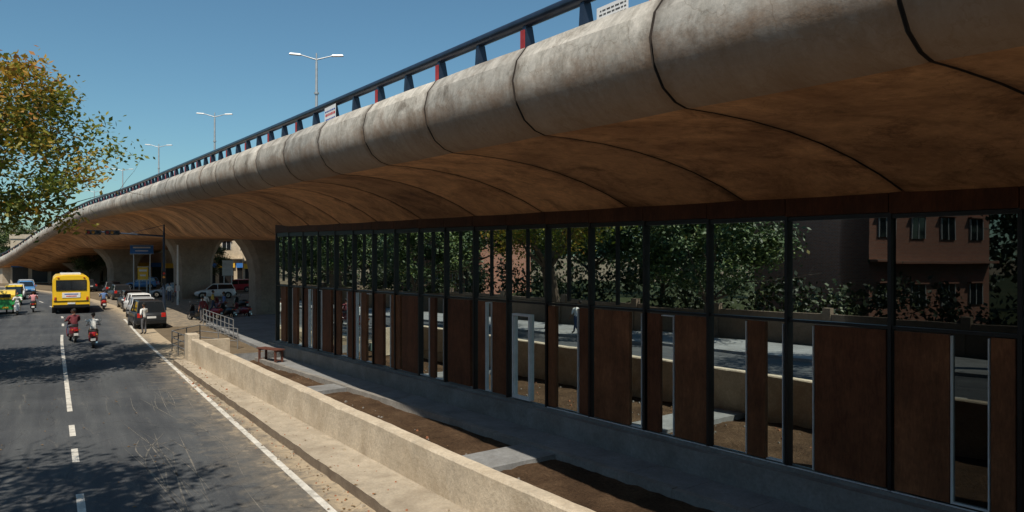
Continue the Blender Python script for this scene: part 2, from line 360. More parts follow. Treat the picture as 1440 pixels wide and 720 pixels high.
# ---------------------------------------------------------------- low concrete wall
def wr(l): return 1.62-.054*l
w=MB()
sec=[]
L=list(np.arange(-50,19.3,.28))+[19.3]
for l in L:
    j=random.uniform(-.005,.005); zt=.94+.006*math.sin(l*1.1)+random.uniform(-.004,.004)+.0085*max(0,l)
    r=wr(l)+j; chip=.03*(random.random()<.06)
    sec.append([R(r,l,-.45),R(r+.010,l,zt-.035-chip),R(r+.035+chip,l,zt-random.uniform(0,.006)),R(r+.265+random.uniform(-.008,.008),l,zt-.003),R(r+.30,l,zt-.03-random.uniform(0,.01)),R(r+.30,l,-.45)])
w.loft(sec,'wall',False)
w.box(R(wr(20.1)+.18,20.0,.45),(.42,.9,1.60),'wall',HEAD)
w.box(R(wr(19.6)+.9,20.3,.30),(1.5,.25,1.3),'wall',HEAD)
w.obj('concrete_wall')
db=MB()
for i in range(420):
    l=random.uniform(-2,19); side=random.random()
    r=(kr0(l)-abs(random.gauss(0,.22))) if side<.7 else random.uniform(kr0(l)+.05,wr(l)-.03); z=.0 if side<.7 else .2
    s_=random.uniform(.008,.035) if random.random()<.93 else random.uniform(.04,.08); q=R(r,l,z+s_*.3)
    db.box(q,(s_,s_*random.uniform(.6,1.4),s_*.7),'brickbit' if random.random()<.3 else 'kerb',random.uniform(0,3),.7)
for i in range(160):
    l=random.uniform(-2,20); r=random.uniform(2,4.4); s_=random.uniform(.02,.07); q=R(r,l,PZ+.03)
    db.box(q,(s_,s_*random.uniform(.6,1.4),s_*.7),'plinth' if random.random()<.6 else 'brickbit',random.uniform(0,3),.7)
db.obj('rubble')

# ---------------------------------------------------------------- pavilion building
A0=np.array([7.87,11.5]); D=np.array([-.613,.79]); D/=np.linalg.norm(D); N=np.array([D[1],-D[0]])
def F(s,o,z): q=A0+D*s-N*o; return (q[0],q[1],z)
BA=math.atan2(D[1],D[0])
bld=empty('glass_pavilion',(0,0,0))
S0,S1=-13.0,31.6
def zt(s): return 5.44+.009*s
def part(mb,name): return mb.obj(name,parent=bld)
def fbox(mb,s0,s1,o0,o1,z0,z1,k,z1b=None):
    z1b=z1 if z1b is None else z1b
    v=[F(s0,o0,z0),F(s1,o0,z0),F(s1,o1,z0),F(s0,o1,z0),F(s0,o0,z1),F(s1,o0,z1b),F(s1,o1,z1b),F(s0,o1,z1)]
    mb.add(v,[(0,1,2,3),(7,6,5,4),(4,5,1,0),(5,6,2,1),(6,7,3,2),(7,4,0,3)],k)
seams=[-11,-9.2,-7.4,-5.6,-3.7,-1.8,0.02,2.0,4.0,5.87,7.70,9.55,11.25,13.0,14.7,16.35,18.0,19.7,21.4,23.1,24.8,26.5,28.2,29.9,31.5]
gm=MB(); rnd=random.Random(5)
for a_,b_ in zip(seams[:-1],seams[1:]):
    for z0,z1 in((.28,3.15),(3.16,5.3)):
        d=[rnd.uniform(-.006,.006) for _ in range(3)]
        gm.add([F(a_,-.02+d[0],z0),F(b_,-.02+d[1],z0),F(b_,-.02+d[1]+d[2],z1),F(a_,-.02+d[0]+d[2],z1)],[(0,1,2,3)],'glass')
gm.obj('glass_front',parent=bld)
gm=MB(); fbox(gm,S1-.06,S1-.02,-6.4,-.09,.28,5.4,'glass'); gm.obj('glass_end',parent=bld)
bk=MB(); fbox(bk,S0,S1-.09,-6.5,-.2,-.3,5.2,'black'); part(bk,'core')
pm=MB(); fbox(pm,S0,S1+.15,-6.6,.34,-.45,.22,'plinth'); fbox(pm,S0,S1+.1,-6.55,.12,.22,.285,'plinth'); part(pm,'plinth')
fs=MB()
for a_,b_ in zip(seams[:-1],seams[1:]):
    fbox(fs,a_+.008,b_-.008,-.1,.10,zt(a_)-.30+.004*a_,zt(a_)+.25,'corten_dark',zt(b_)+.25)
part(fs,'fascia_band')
mu=MB()
for s in seams: fbox(mu,s-.032,s+.032,-.03,.075,.285,zt(s)-.29+.004*s,'black')
for a_,b_ in zip(seams[:-1],seams[1:]):
    c_=(a_+b_)/2
    fbox(mu,a_+.033,b_-.033,-.03,.045,3.13-.01*a_*.6,3.19-.01*a_*.6,'black',3.19-.01*b_*.6)
    fbox(mu,a_+.033,b_-.033,-.03,.05,zt(a_)-.38,zt(a_)-.31+.004*a_,'black')
    if c_>7: fbox(mu,c_-.018,c_+.018,-.03,.04,3.2,zt(c_)-.39,'black')
part(mu,'mullions')
ZP=lambda s:3.11-.006*s
pn=MB(); wf=MB()
Bp=[(-10.9,-9.3),(-9.1,-8.2),(-7.3,-6.2),(-5.5,-4.2),(-3.6,-2.9),(-1.7,-.9),(-.85,-.06),(.09,.43),(1.04,1.93),(2.08,3.42),(4.5,4.9),(5.92,6.8),(7.25,7.62),(8.2,9.4),(9.62,9.95),(10.9,11.19),(13.06,13.75),(14.15,14.5),(14.95,16.2),(17.0,17.3),(18.06,19.2),(19.35,20.0),(20.6,21.3),(22.0,22.4),(22.9,23.6),(24.3,24.7),(25.2,26.1),(26.8,27.1),(27.7,28.1),(28.9,29.4),(30.3,30.9)]
for a_,b_ in Bp: fbox(pn,a_,b_,-.028,.03+.003*random.random(),.33,ZP(a_),'corten%d'%random.randint(0,2),ZP(b_))
part(pn,'brown_panels')
Wf=[(-4.1,-3.75),(-2.85,-1.88),(.45,1.02),(3.44,3.98),(4.08,4.48),(4.92,5.80),(6.83,7.21),(7.79,8.16),(10.0,10.84),(13.8,14.1),(16.45,16.95),(17.35,17.95),(20.05,20.55),(21.45,21.95),(22.45,22.85),(23.65,24.2),(26.2,26.45),(27.15,27.6),(28.3,28.8),(29.45,29.85)]
for a_,b_ in Wf:
    t=.020
    fbox(wf,a_,a_+t,-.028,.045,.33,ZP(a_)-.02,'white')
    if random.random()<.55: fbox(wf,b_-t,b_,-.028,.045,.33,ZP(a_)-.02,'white')
    if random.random()<.6: fbox(wf,a_+t,b_-t,-.028,.04,.33,.35,'white')
    if random.random()<.3: fbox(wf,a_+t,b_-t,-.028,.04,ZP(a_)-.045,ZP(a_)-.022,'white')
fbox(wf,-8,11.2,.052,.075,.288,.308,'white')
for a_,b_,z0,z1 in((11.95,12.01,.33,2.75),(12.69,12.75,.33,2.75),(12.01,12.69,2.69,2.75),(12.01,12.69,.33,.40)): fbox(wf,a_,b_,-.028,.07,z0,z1,'white')
part(wf,'white_frames')

wk=MB(); 
s_=S0-10
while s_<S1-.1:
    e=min(s_+1.5,S1); fbox(wk,s_+.006,e-.006,.36,1.50,-.45,-.30+random.uniform(-.006,.006),'walk'); fbox(wk,s_+.006,e-.006,1.506,1.68,-.45,-.22+random.uniform(-.01,.01),'plinth'); s_=e
wk.obj('walkway')
cs=MB()
for s,wd in ((-8,.8),(9.0,1.25),(20.2,1.1)):
    fbox(cs,s,s+wd,1.69,6.2,-.45,-.265,'walk')
cs.obj('crossing_slab')

fc=MB()
vs=[R(4.2,22.6,.12),R(30,22.6,.12),R(30,44,.12),R(7.0,44,.12),R(4.2,38,.12)]
vb=[(v[0],v[1],-.3) for v in vs]; n=5
fc.add(vs+vb,[tuple(range(5))]+[(i,n+i,n+(i+1)%n,(i+1)%n) for i in range(5)],'walk'); fc.obj('forecourt')

# ---------------------------------------------------------------- flyover
fly=Path([(26.95,-27.5,5.35),(13.31,-6.79,5.92),(2.31,9.92,6.36),(-8.69,26.63,6.84),(-19.69,43.35,7.4),(-30.69,60.06,7.95),(-49.4,85,8.0),(-66.5,105,6.0),(-82,120,2.7),(-100,135,.6),(-130,155,-1.2)],off=-44.8)
LEND=fly.l[-1]-1
def wfac(l):
    p,t,n=fly.fr(l)
    v=A0-p[:2]; den=n@N
    w_=(v@N)/den
    s_=(p[:2]+n*w_-A0)@D
    return max(3.2,min(w_,6.5)),s_
WD=19.0
fascia=[(.55,1.15),(.32,1.44),(.22,1.50),(-.1,1.515),(-.38,1.43),(-.57,1.18),(-.65,.84),(-.60,.52),(-.42,.22),(-.2,.06),(0,0)]
rr=[.1,.25,.4,.55,.7,.85,1.0,1.12,1.3,1.6]
def drop(q,w_,Dp):
    r=q/w_
    if r<=1: return Dp*r**2.3
    return Dp*(1+.30*(1-math.exp(-(r-1)*2.3/.30)))
def section(l,groove):
    p,t,n=fly.fr(l); w_,s_=wfac(l); z0=p[2]
    s_c=min(max(s_,-13),34); Dp=z0-(5.46+.009*s_c)
    if s_>34: Dp=max(.9,min(Dp,1.55))
    pr=[(a,b) for a,b in fascia]
    for r in rr:
        q=r*w_; pr.append((q,-drop(q,w_,Dp)))
    pr.append((WD/2,-drop(WD/2,w_,Dp)))
    half=pr[:]
    full=half+[(WD-a,b) for a,b in reversed(half[:-1])]
    if groove:
        out=[]
        k=len(full)
        for i,(a,b) in enumerate(full):
            a0,b0=full[max(0,i-1)]; a1,b1=full[min(k-1,i+1)]
            tx,ty=a1-a0,b1-b0; L_=math.hypot(tx,ty) or 1
            nx,ny=-ty/L_,tx/L_
            d=.035*groove
            out.append((a+nx*d,b+ny*d))
        full=out
    return [(p[0]+n[0]*a,p[1]+n[1]*a,z0+b) for a,b in full],[(b if i<len(fascia) or i>=len(full)-len(fascia) else -min(a,WD-a)) for i,(a,b) in enumerate(full)]
cols=[]
l=-44.8; k=0; rnd=random.Random(2)
while l<LEND-3.3:
    e0=rnd.uniform(-.25,.25)
    for o,gv in((-.026,0),(-.019,1),(.019,1),(.026,0),(.12,-.25+e0),(.7,-.5+e0),(1.6,-.6+e0),(2.5,-.5+e0),(3.08,-.25+e0)):
        cols.append((l+o,gv))
    l+=3.2
V=[];UV=[];nc=None
for (l,gv) in cols:
    ps,vv=section(l,gv); nc=len(ps); V+=ps; UV+=[(l,v) for v in vv]
Fc=[];MI=[]
nf=len(fascia)
for i in range(len(cols)-1):
    gro=cols[i][1]==1 or cols[i+1][1]==1
    for j in range(nc):
        j2=(j+1)%nc
        Fc.append((i*nc+j,i*nc+j2,(i+1)*nc+j2,(i+1)*nc+j))
        if j==nc-1: MI.append(2)
        elif gro: MI.append(3)
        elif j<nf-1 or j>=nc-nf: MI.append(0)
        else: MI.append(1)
me=bpy.data.meshes.new('flyover'); me.from_pydata(V,[],Fc)
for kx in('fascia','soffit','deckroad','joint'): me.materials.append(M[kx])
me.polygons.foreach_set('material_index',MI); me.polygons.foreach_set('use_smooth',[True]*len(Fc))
ul=me.uv_layers.new(name='UVMap')
for lp in me.loops: ul.data[lp.index].uv=UV[lp.vertex_index]
bm=bmesh.new(); bm.from_mesh(me); bmesh.ops.recalc_face_normals(bm,faces=bm.faces); bm.to_mesh(me); bm.free()
me.set_sharp_from_angle(angle=math.radians(24))
flyo=bpy.data.objects.new('flyover_deck',me); COL.objects.link(flyo)
flyroot=empty('flyover'); flyo.parent=flyroot
rl=MB()
l=-44.8+.53+.01
post_i=0
while l<LEND-4:
    p,t,n=fly.fr(l); z=p[2]+1.5; q=.02
    def pt(da,q_,dz): x=p[:2]+n*(q+q_)+t*da; return (x[0],x[1],z+dz)
    vs=[pt(-.05,-.10,0),pt(.05,-.10,0),pt(.05,.16,0),pt(-.05,.16,0),pt(-.05,-.09+.02,.46),pt(.05,-.07,.46),pt(.05,.07,.46),pt(-.05,.07,.46)]
    rl.add(vs,[(0,1,2,3),(7,6,5,4),(0,4,5,1),(2,6,7,3),(3,7,4,0)],'steel_dark')
    rl.add(vs,[(1,5,6,2)],'steel_dark')
    if post_i%2==0:
        rl.box((pt(0,-.105,.2)[0],pt(0,-.105,.2)[1],z+.2),(.02,.12,.36),'steel_red',math.atan2(t[1],t[0])-math.pi/2)
    rl.box(pt(0,.03,.012),(.36,.2,.024),'steel_dark',math.atan2(n[1],n[0]))
    post_i+=1; l+=1.6
sec=[]
for l in np.arange(-44,LEND-4,1.6):
    p,t,n=fly.fr(l); z=p[2]+1.5+.55; ring=[]
    for i in range(12):
        a_=2*math.pi*i/12; q=.02+.12*math.cos(a_); x=p[:2]+n*q; ring.append((x[0],x[1],z+.10*math.sin(a_)))
    sec.append(ring)
rl.loft(sec,'steel_dark')
rl.obj('railing',parent=flyroot)
M['poster']=simple('poster_white',(.75,.75,.75),.7,0,.05); M['ink_red']=simple('poster_red',(.55,.05,.05),.7); M['ink_blue']=simple('poster_blue',(.05,.10,.4),.7); M['ink']=simple('poster_ink',(.05,.05,.05),.7)
def poster(l,wid,h,style,dz):
    mb=MB(); p,t,n=fly.fr(l)
    def q(u,v,o): x=p[:2]+t*u+n*(-.16-o); return (x[0],x[1],p[2]+dz+v)
    mb.add([q(-wid/2,0,0),q(wid/2,0,0),q(wid/2,h,0),q(-wid/2,h,0)],[(0,1,2,3)],'poster')
    rnd=random.Random(style+3)
    for i in range(3):
        v0=h*(.12+.27*i); u0=-wid*.44
        while u0<wid*.36:
            ww=wid*rnd.uniform(.04,.14); k_='ink' if style==0 else ('ink_red' if i==1 else 'ink_blue')
            hh=h*(.16 if (style and i==1) else .09)
            mb.add([q(u0,v0,.004),q(u0+ww,v0,.004),q(u0+ww,v0+hh,.004),q(u0,v0+hh,.004)],[(0,1,2,3)],k_); u0+=ww+wid*.03
    mb.obj('poster')
poster(1.3,.7,.22,0,1.50); poster(13.2,.9,.42,1,1.50)
def pier(l,q=9.5,wx=1.7,wy=1.3):
    p,t,n=fly.fr(l); w_,s_=wfac(l)
    zt_=p[2]-1.5
    if zt_<1: return
    c=p[:2]+n*q; mb=MB(); secs=[]
    H=zt_+.35
    for f in (0,.25,.5,.65,.78,.88,.95,1.0):
        g_=max(0,(f-.45)/.55); fx=wx*(1+1.15*g_**2.2); fy=wy*(1+.35*g_**2)
        ring=[]
        for sx,sy in((-1,-.75),(-.82,-1),(.82,-1),(1,-.75),(1,.75),(.82,1),(-.82,1),(-1,.75)):
            x=c+n*sx*fx+t*sy*fy; ring.append((x[0],x[1],-.3+(H+.3)*f))
        secs.append(ring)
    mb.loft(secs,'pier',False); mb.obj('pier',parent=flyroot)
for l,q in((50,8.6),(77,8.7),(112,9.2),(128,9),(-30,9.5)): pier(l,q)
rw=MB(); sec=[]
for l in np.arange(140,LEND-6,3):
    p,t,n=fly.fr(l)
    def pp(q,z): x=p[:2]+n*q; return (x[0],x[1],z)
    zz=p[2]
    sec.append([pp(.3,-.5),pp(.3,zz+.1),pp(18.7,zz+.1),pp(18.7,-.5)])
rw.loft(sec,'wall',False); rw.obj('ramp_wall',parent=flyroot)

def lamp(x,y,zb,ztop,span):
    mb=MB(); H=ztop-zb
    mb.cyl((0,0,0),(0,0,H-.5),.13,.08,'galv',12); mb.cyl((0,0,0),(0,0,.5),.2,.18,'galv',12)
    mb.cyl((0,0,H-.9),(0,0,H+.1),.06,.05,'galv',10)
    for sg in(-1,1):
        mb.cyl((0,0,H-.35),(sg*(span/2-.7),0,H-.05),.05,.035,'galv',8)
        mb.box((sg*(span/2-.35),0,H-.02),(.8,.3,.09),'galv',0,.85,ry=sg*-.05)
        mb.box((sg*(span/2-.35),0,H-.075),(.6,.22,.02),'lens',0,1,ry=sg*-.05)
    mb.cyl((0,0,H*.72),(0.0,0,H*.72+.12),.16,.16,'galv',8)
    mb.obj('street_lamp',(x,y,zb),math.radians(8))
for x,y,zb,ztp in((-13.3,50.8,8.5,18.1),(-30.9,77.6,8.7,19.2),(-49.2,104,8,19.9),(-68.3,131,5,19.7),(-89.5,160,1,18.4)): lamp(x,y,zb,ztp,3.5)

# ---------------------------------------------------------------- trees
def tree_mesh(name,seed,H,cr,cb,nclump,per,leaf,lsize=.2,lean=(0,0),clr=.85,tone0=.42):
    rnd=random.Random(seed); rs=np.random.RandomState(seed)
    mb=MB(); tips=[]
    def limb(p,d,L_,r,depth):
        n=3; q=Vector(p); dd=Vector(d).normalized()
        for i in range(n):
            d2=(dd+Vector((rnd.uniform(-.22,.22),rnd.uniform(-.22,.22),rnd.uniform(-.05,.2)))).normalized()
            q2=q+d2*L_/n; mb.cyl(q,q2,r*(1-.22*i),r*(1-.22*(i+1)),'bark',7 if r>.05 else 4,False); q=q2; dd=d2
            if depth>=1: tips.append(tuple(q))
        if depth<3:
            for k in range(3 if depth==0 else 2+(rnd.random()<.4)):
                a_=rnd.uniform(0,6.28); sp=rnd.uniform(.5,.95)
                o=dd.orthogonal().normalized(); o.rotate(Matrix.Rotation(a_,3,dd))
                limb(q,dd+o*sp+Vector((0,0,.12)),L_*rnd.uniform(.6,.8),r*.42,depth+1)
    tr=cb*.9; top=Vector((lean[0]*.3,lean[1]*.3,tr))
    mid=Vector((lean[0]*.1+rnd.uniform(-.15,.15),rnd.uniform(-.15,.15),tr*.5)); R0=.045*H*.55
    mb.cyl((0,0,-.2),(0,0,.35),R0*1.5,R0,'bark',10,False); mb.cyl((0,0,.35),mid,R0,R0*.85,'bark',10,False); mb.cyl(mid,top,R0*.85,R0*.72,'bark',10,False)
    nl=6
    for i in range(nl):
        a_=6.28*i/nl+rnd.uniform(-.3,.3); el=rnd.uniform(.35,1.3)
        d=Vector((math.cos(a_)*math.cos(el)+lean[0]*.12,math.sin(a_)*math.cos(el)+lean[1]*.12,math.sin(el)))
        limb(top,d,(H-cb)*rnd.uniform(.42,.55) if el>.8 else cr*rnd.uniform(.45,.6),R0*.4,0)
    cen=np.array([lean[0],lean[1],(H+cb)/2]); rad=np.array([cr,cr,(H-cb)/2])
    tips=np.array(tips); dn=np.linalg.norm((tips-cen)/rad,axis=1); tips=tips[dn<1.08]
    cl=[]
    for i in range(nclump):
        if rnd.random()<.5 and len(tips): c_=tips[rs.randint(len(tips))]+rs.normal(0,.3,3)
        else:
            v=rs.normal(0,1,3); v/=np.linalg.norm(v); c_=cen+v*rad*rnd.uniform(.55,.98)
        cl.append(c_)
    P=[]
    for c_ in cl:
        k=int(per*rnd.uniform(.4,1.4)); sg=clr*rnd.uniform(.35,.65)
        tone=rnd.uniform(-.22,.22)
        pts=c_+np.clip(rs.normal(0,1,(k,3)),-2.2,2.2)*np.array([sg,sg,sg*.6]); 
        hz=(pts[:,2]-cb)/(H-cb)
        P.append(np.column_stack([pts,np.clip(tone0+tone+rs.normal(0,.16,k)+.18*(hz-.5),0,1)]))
    P=np.vstack(P); K=len(P)
    nrm=rs.normal(0,1,(K,3)); nrm[:,2]=np.abs(nrm[:,2])+.4; nrm/=np.linalg.norm(nrm,axis=1)[:,None]
    u=np.cross(nrm,rs.normal(0,1,(K,3))); u/=np.linalg.norm(u,axis=1)[:,None]; v=np.cross(nrm,u)
    sz=lsize*rs.uniform(.6,1.3,K)[:,None]
    a=P[:,:3]-u*sz*.5; b=P[:,:3]-v*sz*.25; c=P[:,:3]+u*sz*.5; d=P[:,:3]+v*sz*.25
    VV=np.stack([a,b,c,d],1).reshape(-1,3)
    base=len(mb.v); nb=len(mb.f)
    verts=mb.v+[tuple(x) for x in VV]; faces=mb.f+[(base+4*i,base+4*i+1,base+4*i+2,base+4*i+3) for i in range(K)]
    me=bpy.data.meshes.new(name); me.from_pydata(verts,[],faces); me.materials.append(M['bark']); me.materials.append(M[leaf])
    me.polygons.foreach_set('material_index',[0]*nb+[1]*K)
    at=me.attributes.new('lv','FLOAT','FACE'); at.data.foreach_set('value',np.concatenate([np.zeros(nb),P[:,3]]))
    return me
def put(me,name,loc,rz=0,s=1):
    o=bpy.data.objects.new(name,me); COL.objects.link(o); o.location=loc; o.rotation_euler=(0,0,rz); o.scale=(s,s,s); return o
hero=tree_mesh('hero',11,12.0,5.7,4.0,260,150,'leaf_y',.22,(1.9,.5),.95,.50)
put(hero,'autumn_tree',R(-10.0,20.5,.1))
tA=tree_mesh('ta',3,11.5,5.0,3.2,190,120,'leaf_g',.30,(0,0),1.0)
tB=tree_mesh('tb',5,10,4.6,2.6,170,120,'leaf_g',.30,(.3,0),1.0)
tC=tree_mesh('tc',9,12,4.6,3.4,180,110,'leaf_g',.34,(0,.3),1.1)
tD=tree_mesh('td',13,14,4.3,7.0,110,120,'leaf_g',.24,(.3,.3),.9)
put(tD,'shade_tree',(-10.7,4.3,0),.4)
pos=[(-13,11.5,tB,.85),(-13,-14,tC,1),(-13,-25,tA,1),(-13.5,38,tB,.85),(-13,50,tA,.85),(-13.5,63,tC,.9),(-14,-38,tB,1),(-24,-4,tC,1.1),(-22,28,tA,1.1),(-24,45,tC,1.1),(-24,-22,tA,1.15),(-24,62,tB,1.2),(-26,80,tA,1.1),(-34,24,tB,1.1),(-28,-12,tA,1.0),(-20,19,tB,1.0)]
for i,(r,l,me_,s_) in enumerate(pos): put(me_,'shade_tree',R(r,l,0),i*1.7,s_)
for i,(x,y,me_,s_) in enumerate([(-100,150,tA,1.0),(-118,150,tC,.9),(-135,165,tB,1),(-70,152,tA,.9),(-40,128,tB,.8),(-56,140,tC,.8),(-28,118,tA,.8),(-12,110,tC,.9),(0,100,tB,.9),(-86,150,tB,.9),(-43,106,tB,.62),(-64,113,tA,.6)]): put(me_,'roadside_tree',(x,y,0),i*2.1,s_)
def belt(name,seed,l0,l1,step,rc,rj,h0,h1,nk,n_,sg,leaf,wd):
    rs=np.random.RandomState(seed); PV=[];PA=[]
    for l in np.arange(l0,l1,step):
        r=rc+rs.uniform(-rj,rj); hh=rs.uniform(h0,h1); cx_,cy_,_=R(r,l)
        for k in range(nk):
            v=rs.normal(0,1,3); v/=np.linalg.norm(v); c_=np.array([cx_,cy_,hh*.52])+v*np.array([wd,wd,hh*.46])*rs.uniform(.5,1)
            pts=c_+rs.normal(0,sg,(n_,3)); PV.append(pts); PA.append(np.clip(.45+rs.uniform(-.3,.3)+rs.normal(0,.15,n_),0,1))
    PV=np.vstack(PV); PA=np.concatenate(PA); K=len(PV)
    nrm=rs.normal(0,1,(K,3)); nrm/=np.linalg.norm(nrm,axis=1)[:,None]; u=np.cross(nrm,rs.normal(0,1,(K,3))); u/=np.linalg.norm(u,axis=1)[:,None]; v=np.cross(nrm,u)
    sz=leaf*rs.uniform(.6,1.3,K)[:,None]
    VV=np.stack([PV-u*sz*.5,PV-v*sz*.3,PV+u*sz*.5,PV+v*sz*.3],1).reshape(-1,3)
    me=bpy.data.meshes.new(name); me.from_pydata([tuple(x) for x in VV],[],[(4*i,4*i+1,4*i+2,4*i+3) for i in range(K)]); me.materials.append(M['leaf_d'])
    at=me.attributes.new('lv','FLOAT','FACE'); at.data.foreach_set('value',PA)
    o=bpy.data.objects.new(name,me); COL.objects.link(o)
belt('distant_trees',4,-110,210,3.2,-52,5,8,14,16,34,.75,.7,3.6)
belt('hedge',8,-45,66,1.5,-17,.8,2.6,4.2,9,42,.32,.30,1.0)

# ---------------------------------------------------------------- buildings
def house(name,x,y,rz,W,Dp,Hs,mat,floors,shop=None):
    root=empty(name,(x,y,0),rz)
    b=MB(); b.box((0,0,Hs/2),(W,Dp,Hs),mat); b.box((0,0,Hs+.35),(W+.3,Dp+.3,.7),mat); 
    for f in range(1,floors): b.box((0,-Dp/2-.3,Hs*f/floors),(W+.1,.62,.14),mat)
    b.obj('walls',parent=root)
    wn=MB(); nw=int(W/2.6)
    for f in range(floors):
        for i in range(nw):
            xx=-W/2+W*(i+.5)/nw; zc=Hs*(f+.5)/floors
            if f==0 and shop:
                wn.box((xx,-Dp/2-.01,1.35),(W/nw*.8,.06,2.5),'black'); wn.box((xx,-Dp/2-.25,2.95),(W/nw*.92,.12,.7),random.choice(shop))
            else:
                wn.box((xx,-Dp/2-.02,zc),(1.2,.08,1.3),'vglass'); wn.box((xx,-Dp/2-.1,zc+.75),(1.5,.3,.08),mat); 
                for dx in(-.62,0,.62): wn.box((xx+dx,-Dp/2-.05,zc),(.05,.08,1.3),'white')
    wn.obj('windows',parent=root)
    return root
M['sign_y']=simple('sign_yellow',(.75,.45,.04),.6,0,.1); M['sign_r']=simple('sign_red',(.55,.05,.03),.6,0,.1); M['sign_b']=simple('sign_blue',(.03,.16,.5),.6,0,.1); M['sign_w']=simple('sign_white',(.7,.7,.68),.6,0,.08)
sh=['sign_y','sign_r','sign_b','sign_w','sign_y']
house('shop_building',-76,128,math.radians(30),16,9,7.2,'plaster',2,sh)
house('shop_building',-61,126,math.radians(25),12,9,7.5,'plaster2',2,sh)
house('shop_building',-48,118,math.radians(22),13,9,8.0,'plaster',2,sh)
house('shop_building',-34,112,math.radians(20),12,9,7.4,'plaster',2,sh)
house('shop_building',-19,104,math.radians(20),14,9,8,'plaster2',2,sh)
house('apartment_building',-128,175,math.radians(40),26,12,10,'plaster',3)
house('brick_house',-33.5,5.5,math.radians(50),11,9,8.2,'brick',2)
x,y,_=R(-36,60); house('brick_house',x,y,HEAD+math.radians(90),16,9,6.6,'brick',2)
bw=MB()
for l in np.arange(-60,75,6): 
    q=R(-14.6,l+3,.75); bw.box(q,(.22,5.95,1.5),'plaster_old',HEAD); q=R(-14.6,l,.9); bw.box(q,(.4,.4,1.8),'plaster_old',HEAD)
bw.obj('boundary_wall')

# ---------------------------------------------------------------- people
def cloth(name,c): 
    if name not in M: M[name]=simple(name,c,.85,0,.18,9,.2)
    return name
cloth('skin',(.22,.11,.065)); cloth('hair',(.012,.010,.009)); cloth('shoe',(.03,.022,.018)); cloth('shirt_white',(.72,.72,.70)); cloth('shirt_red',(.36,.05,.06)); cloth('shirt_blue',(.10,.18,.38)); cloth('trouser_grey',(.09,.09,.10)); cloth('trouser_blue',(.05,.07,.13)); cloth('shirt_pink',(.55,.25,.28)); cloth('trouser_brown',(.13,.09,.06)); cloth('helmet',(.05,.05,.06)); cloth('shirt_yellow',(.6,.42,.08)); cloth('eye',(.02,.02,.02)); cloth('shirt_maroon',(.16,.03,.04))
STAND=dict(pel=(0,0,.95),wai=(0,0,1.10),che=(0,.0,1.30),nb=(0,-.01,1.45),nk=(0,.0,1.53),
 shL=(-.18,0,1.41),elL=(-.24,-.03,1.13),wrL=(-.25,.05,.88),shR=(.18,0,1.41),elR=(.24,-.03,1.13),wrR=(.25,.05,.88),
 hiL=(-.09,0,.90),knL=(-.10,.03,.50),anL=(-.10,-.02,.09),toL=(-.12,.15,.035),hiR=(.09,0,.90),knR=(.10,.03,.50),anR=(.10,-.02,.09),toR=(.12,.15,.035))
WALK=dict(STAND); WALK.update(knL=(-.10,.16,.53),anL=(-.10,.24,.12),toL=(-.11,.40,.06),knR=(.10,-.05,.50),anR=(.10,-.30,.14),toR=(.11,-.17,.035),elL=(-.24,-.12,1.15),wrL=(-.24,-.12,.90),elR=(.24,.06,1.14),wrR=(.23,.22,.93))
ARM=dict(STAND); ARM.update(elR=(.30,.12,1.22),wrR=(.22,.36,1.28),elL=(-.28,-.08,1.14),wrL=(-.17,.06,1.0))
RIDE=dict(pel=(0,-.20,.86),wai=(0,-.19,1.00),che=(0,-.13,1.20),nb=(0,-.10,1.35),nk=(0,-.08,1.43),
 shL=(-.18,-.11,1.31),elL=(-.28,.05,1.08),wrL=(-.28,.30,1.05),shR=(.18,-.11,1.31),elR=(.28,.05,1.08),wrR=(.28,.30,1.05),
 hiL=(-.10,-.15,.82),knL=(-.17,.24,.78),anL=(-.16,.20,.36),toL=(-.16,.36,.30),hiR=(.10,-.15,.82),knR=(.17,.24,.78),anR=(.16,.20,.36),toR=(.16,.36,.30))
PILL={k:(v[0],v[1]-.38,v[2]+.03) for k,v in RIDE.items()}; PILL.update(elL=(-.26,-.35,1.12),wrL=(-.16,-.18,1.0),elR=(.26,-.35,1.12),wrR=(.16,-.18,1.0))
RAD=dict(pel=.135,wai=.125,che=.15,nb=.075,nk=.055,sh=.075,el=.05,wr=.033,hi=.095,kn=.065,an=.05,to=.042)
EDG=[('pel','wai'),('wai','che'),('che','nb'),('nb','nk'),('che','shL'),('che','shR'),('shL','elL'),('elL','wrL'),('shR','elR'),('elR','wrR'),('pel','hiL'),('pel','hiR'),('hiL','knL'),('knL','anL'),('anL','toL'),('hiR','knR'),('knR','anR'),('anR','toR')]
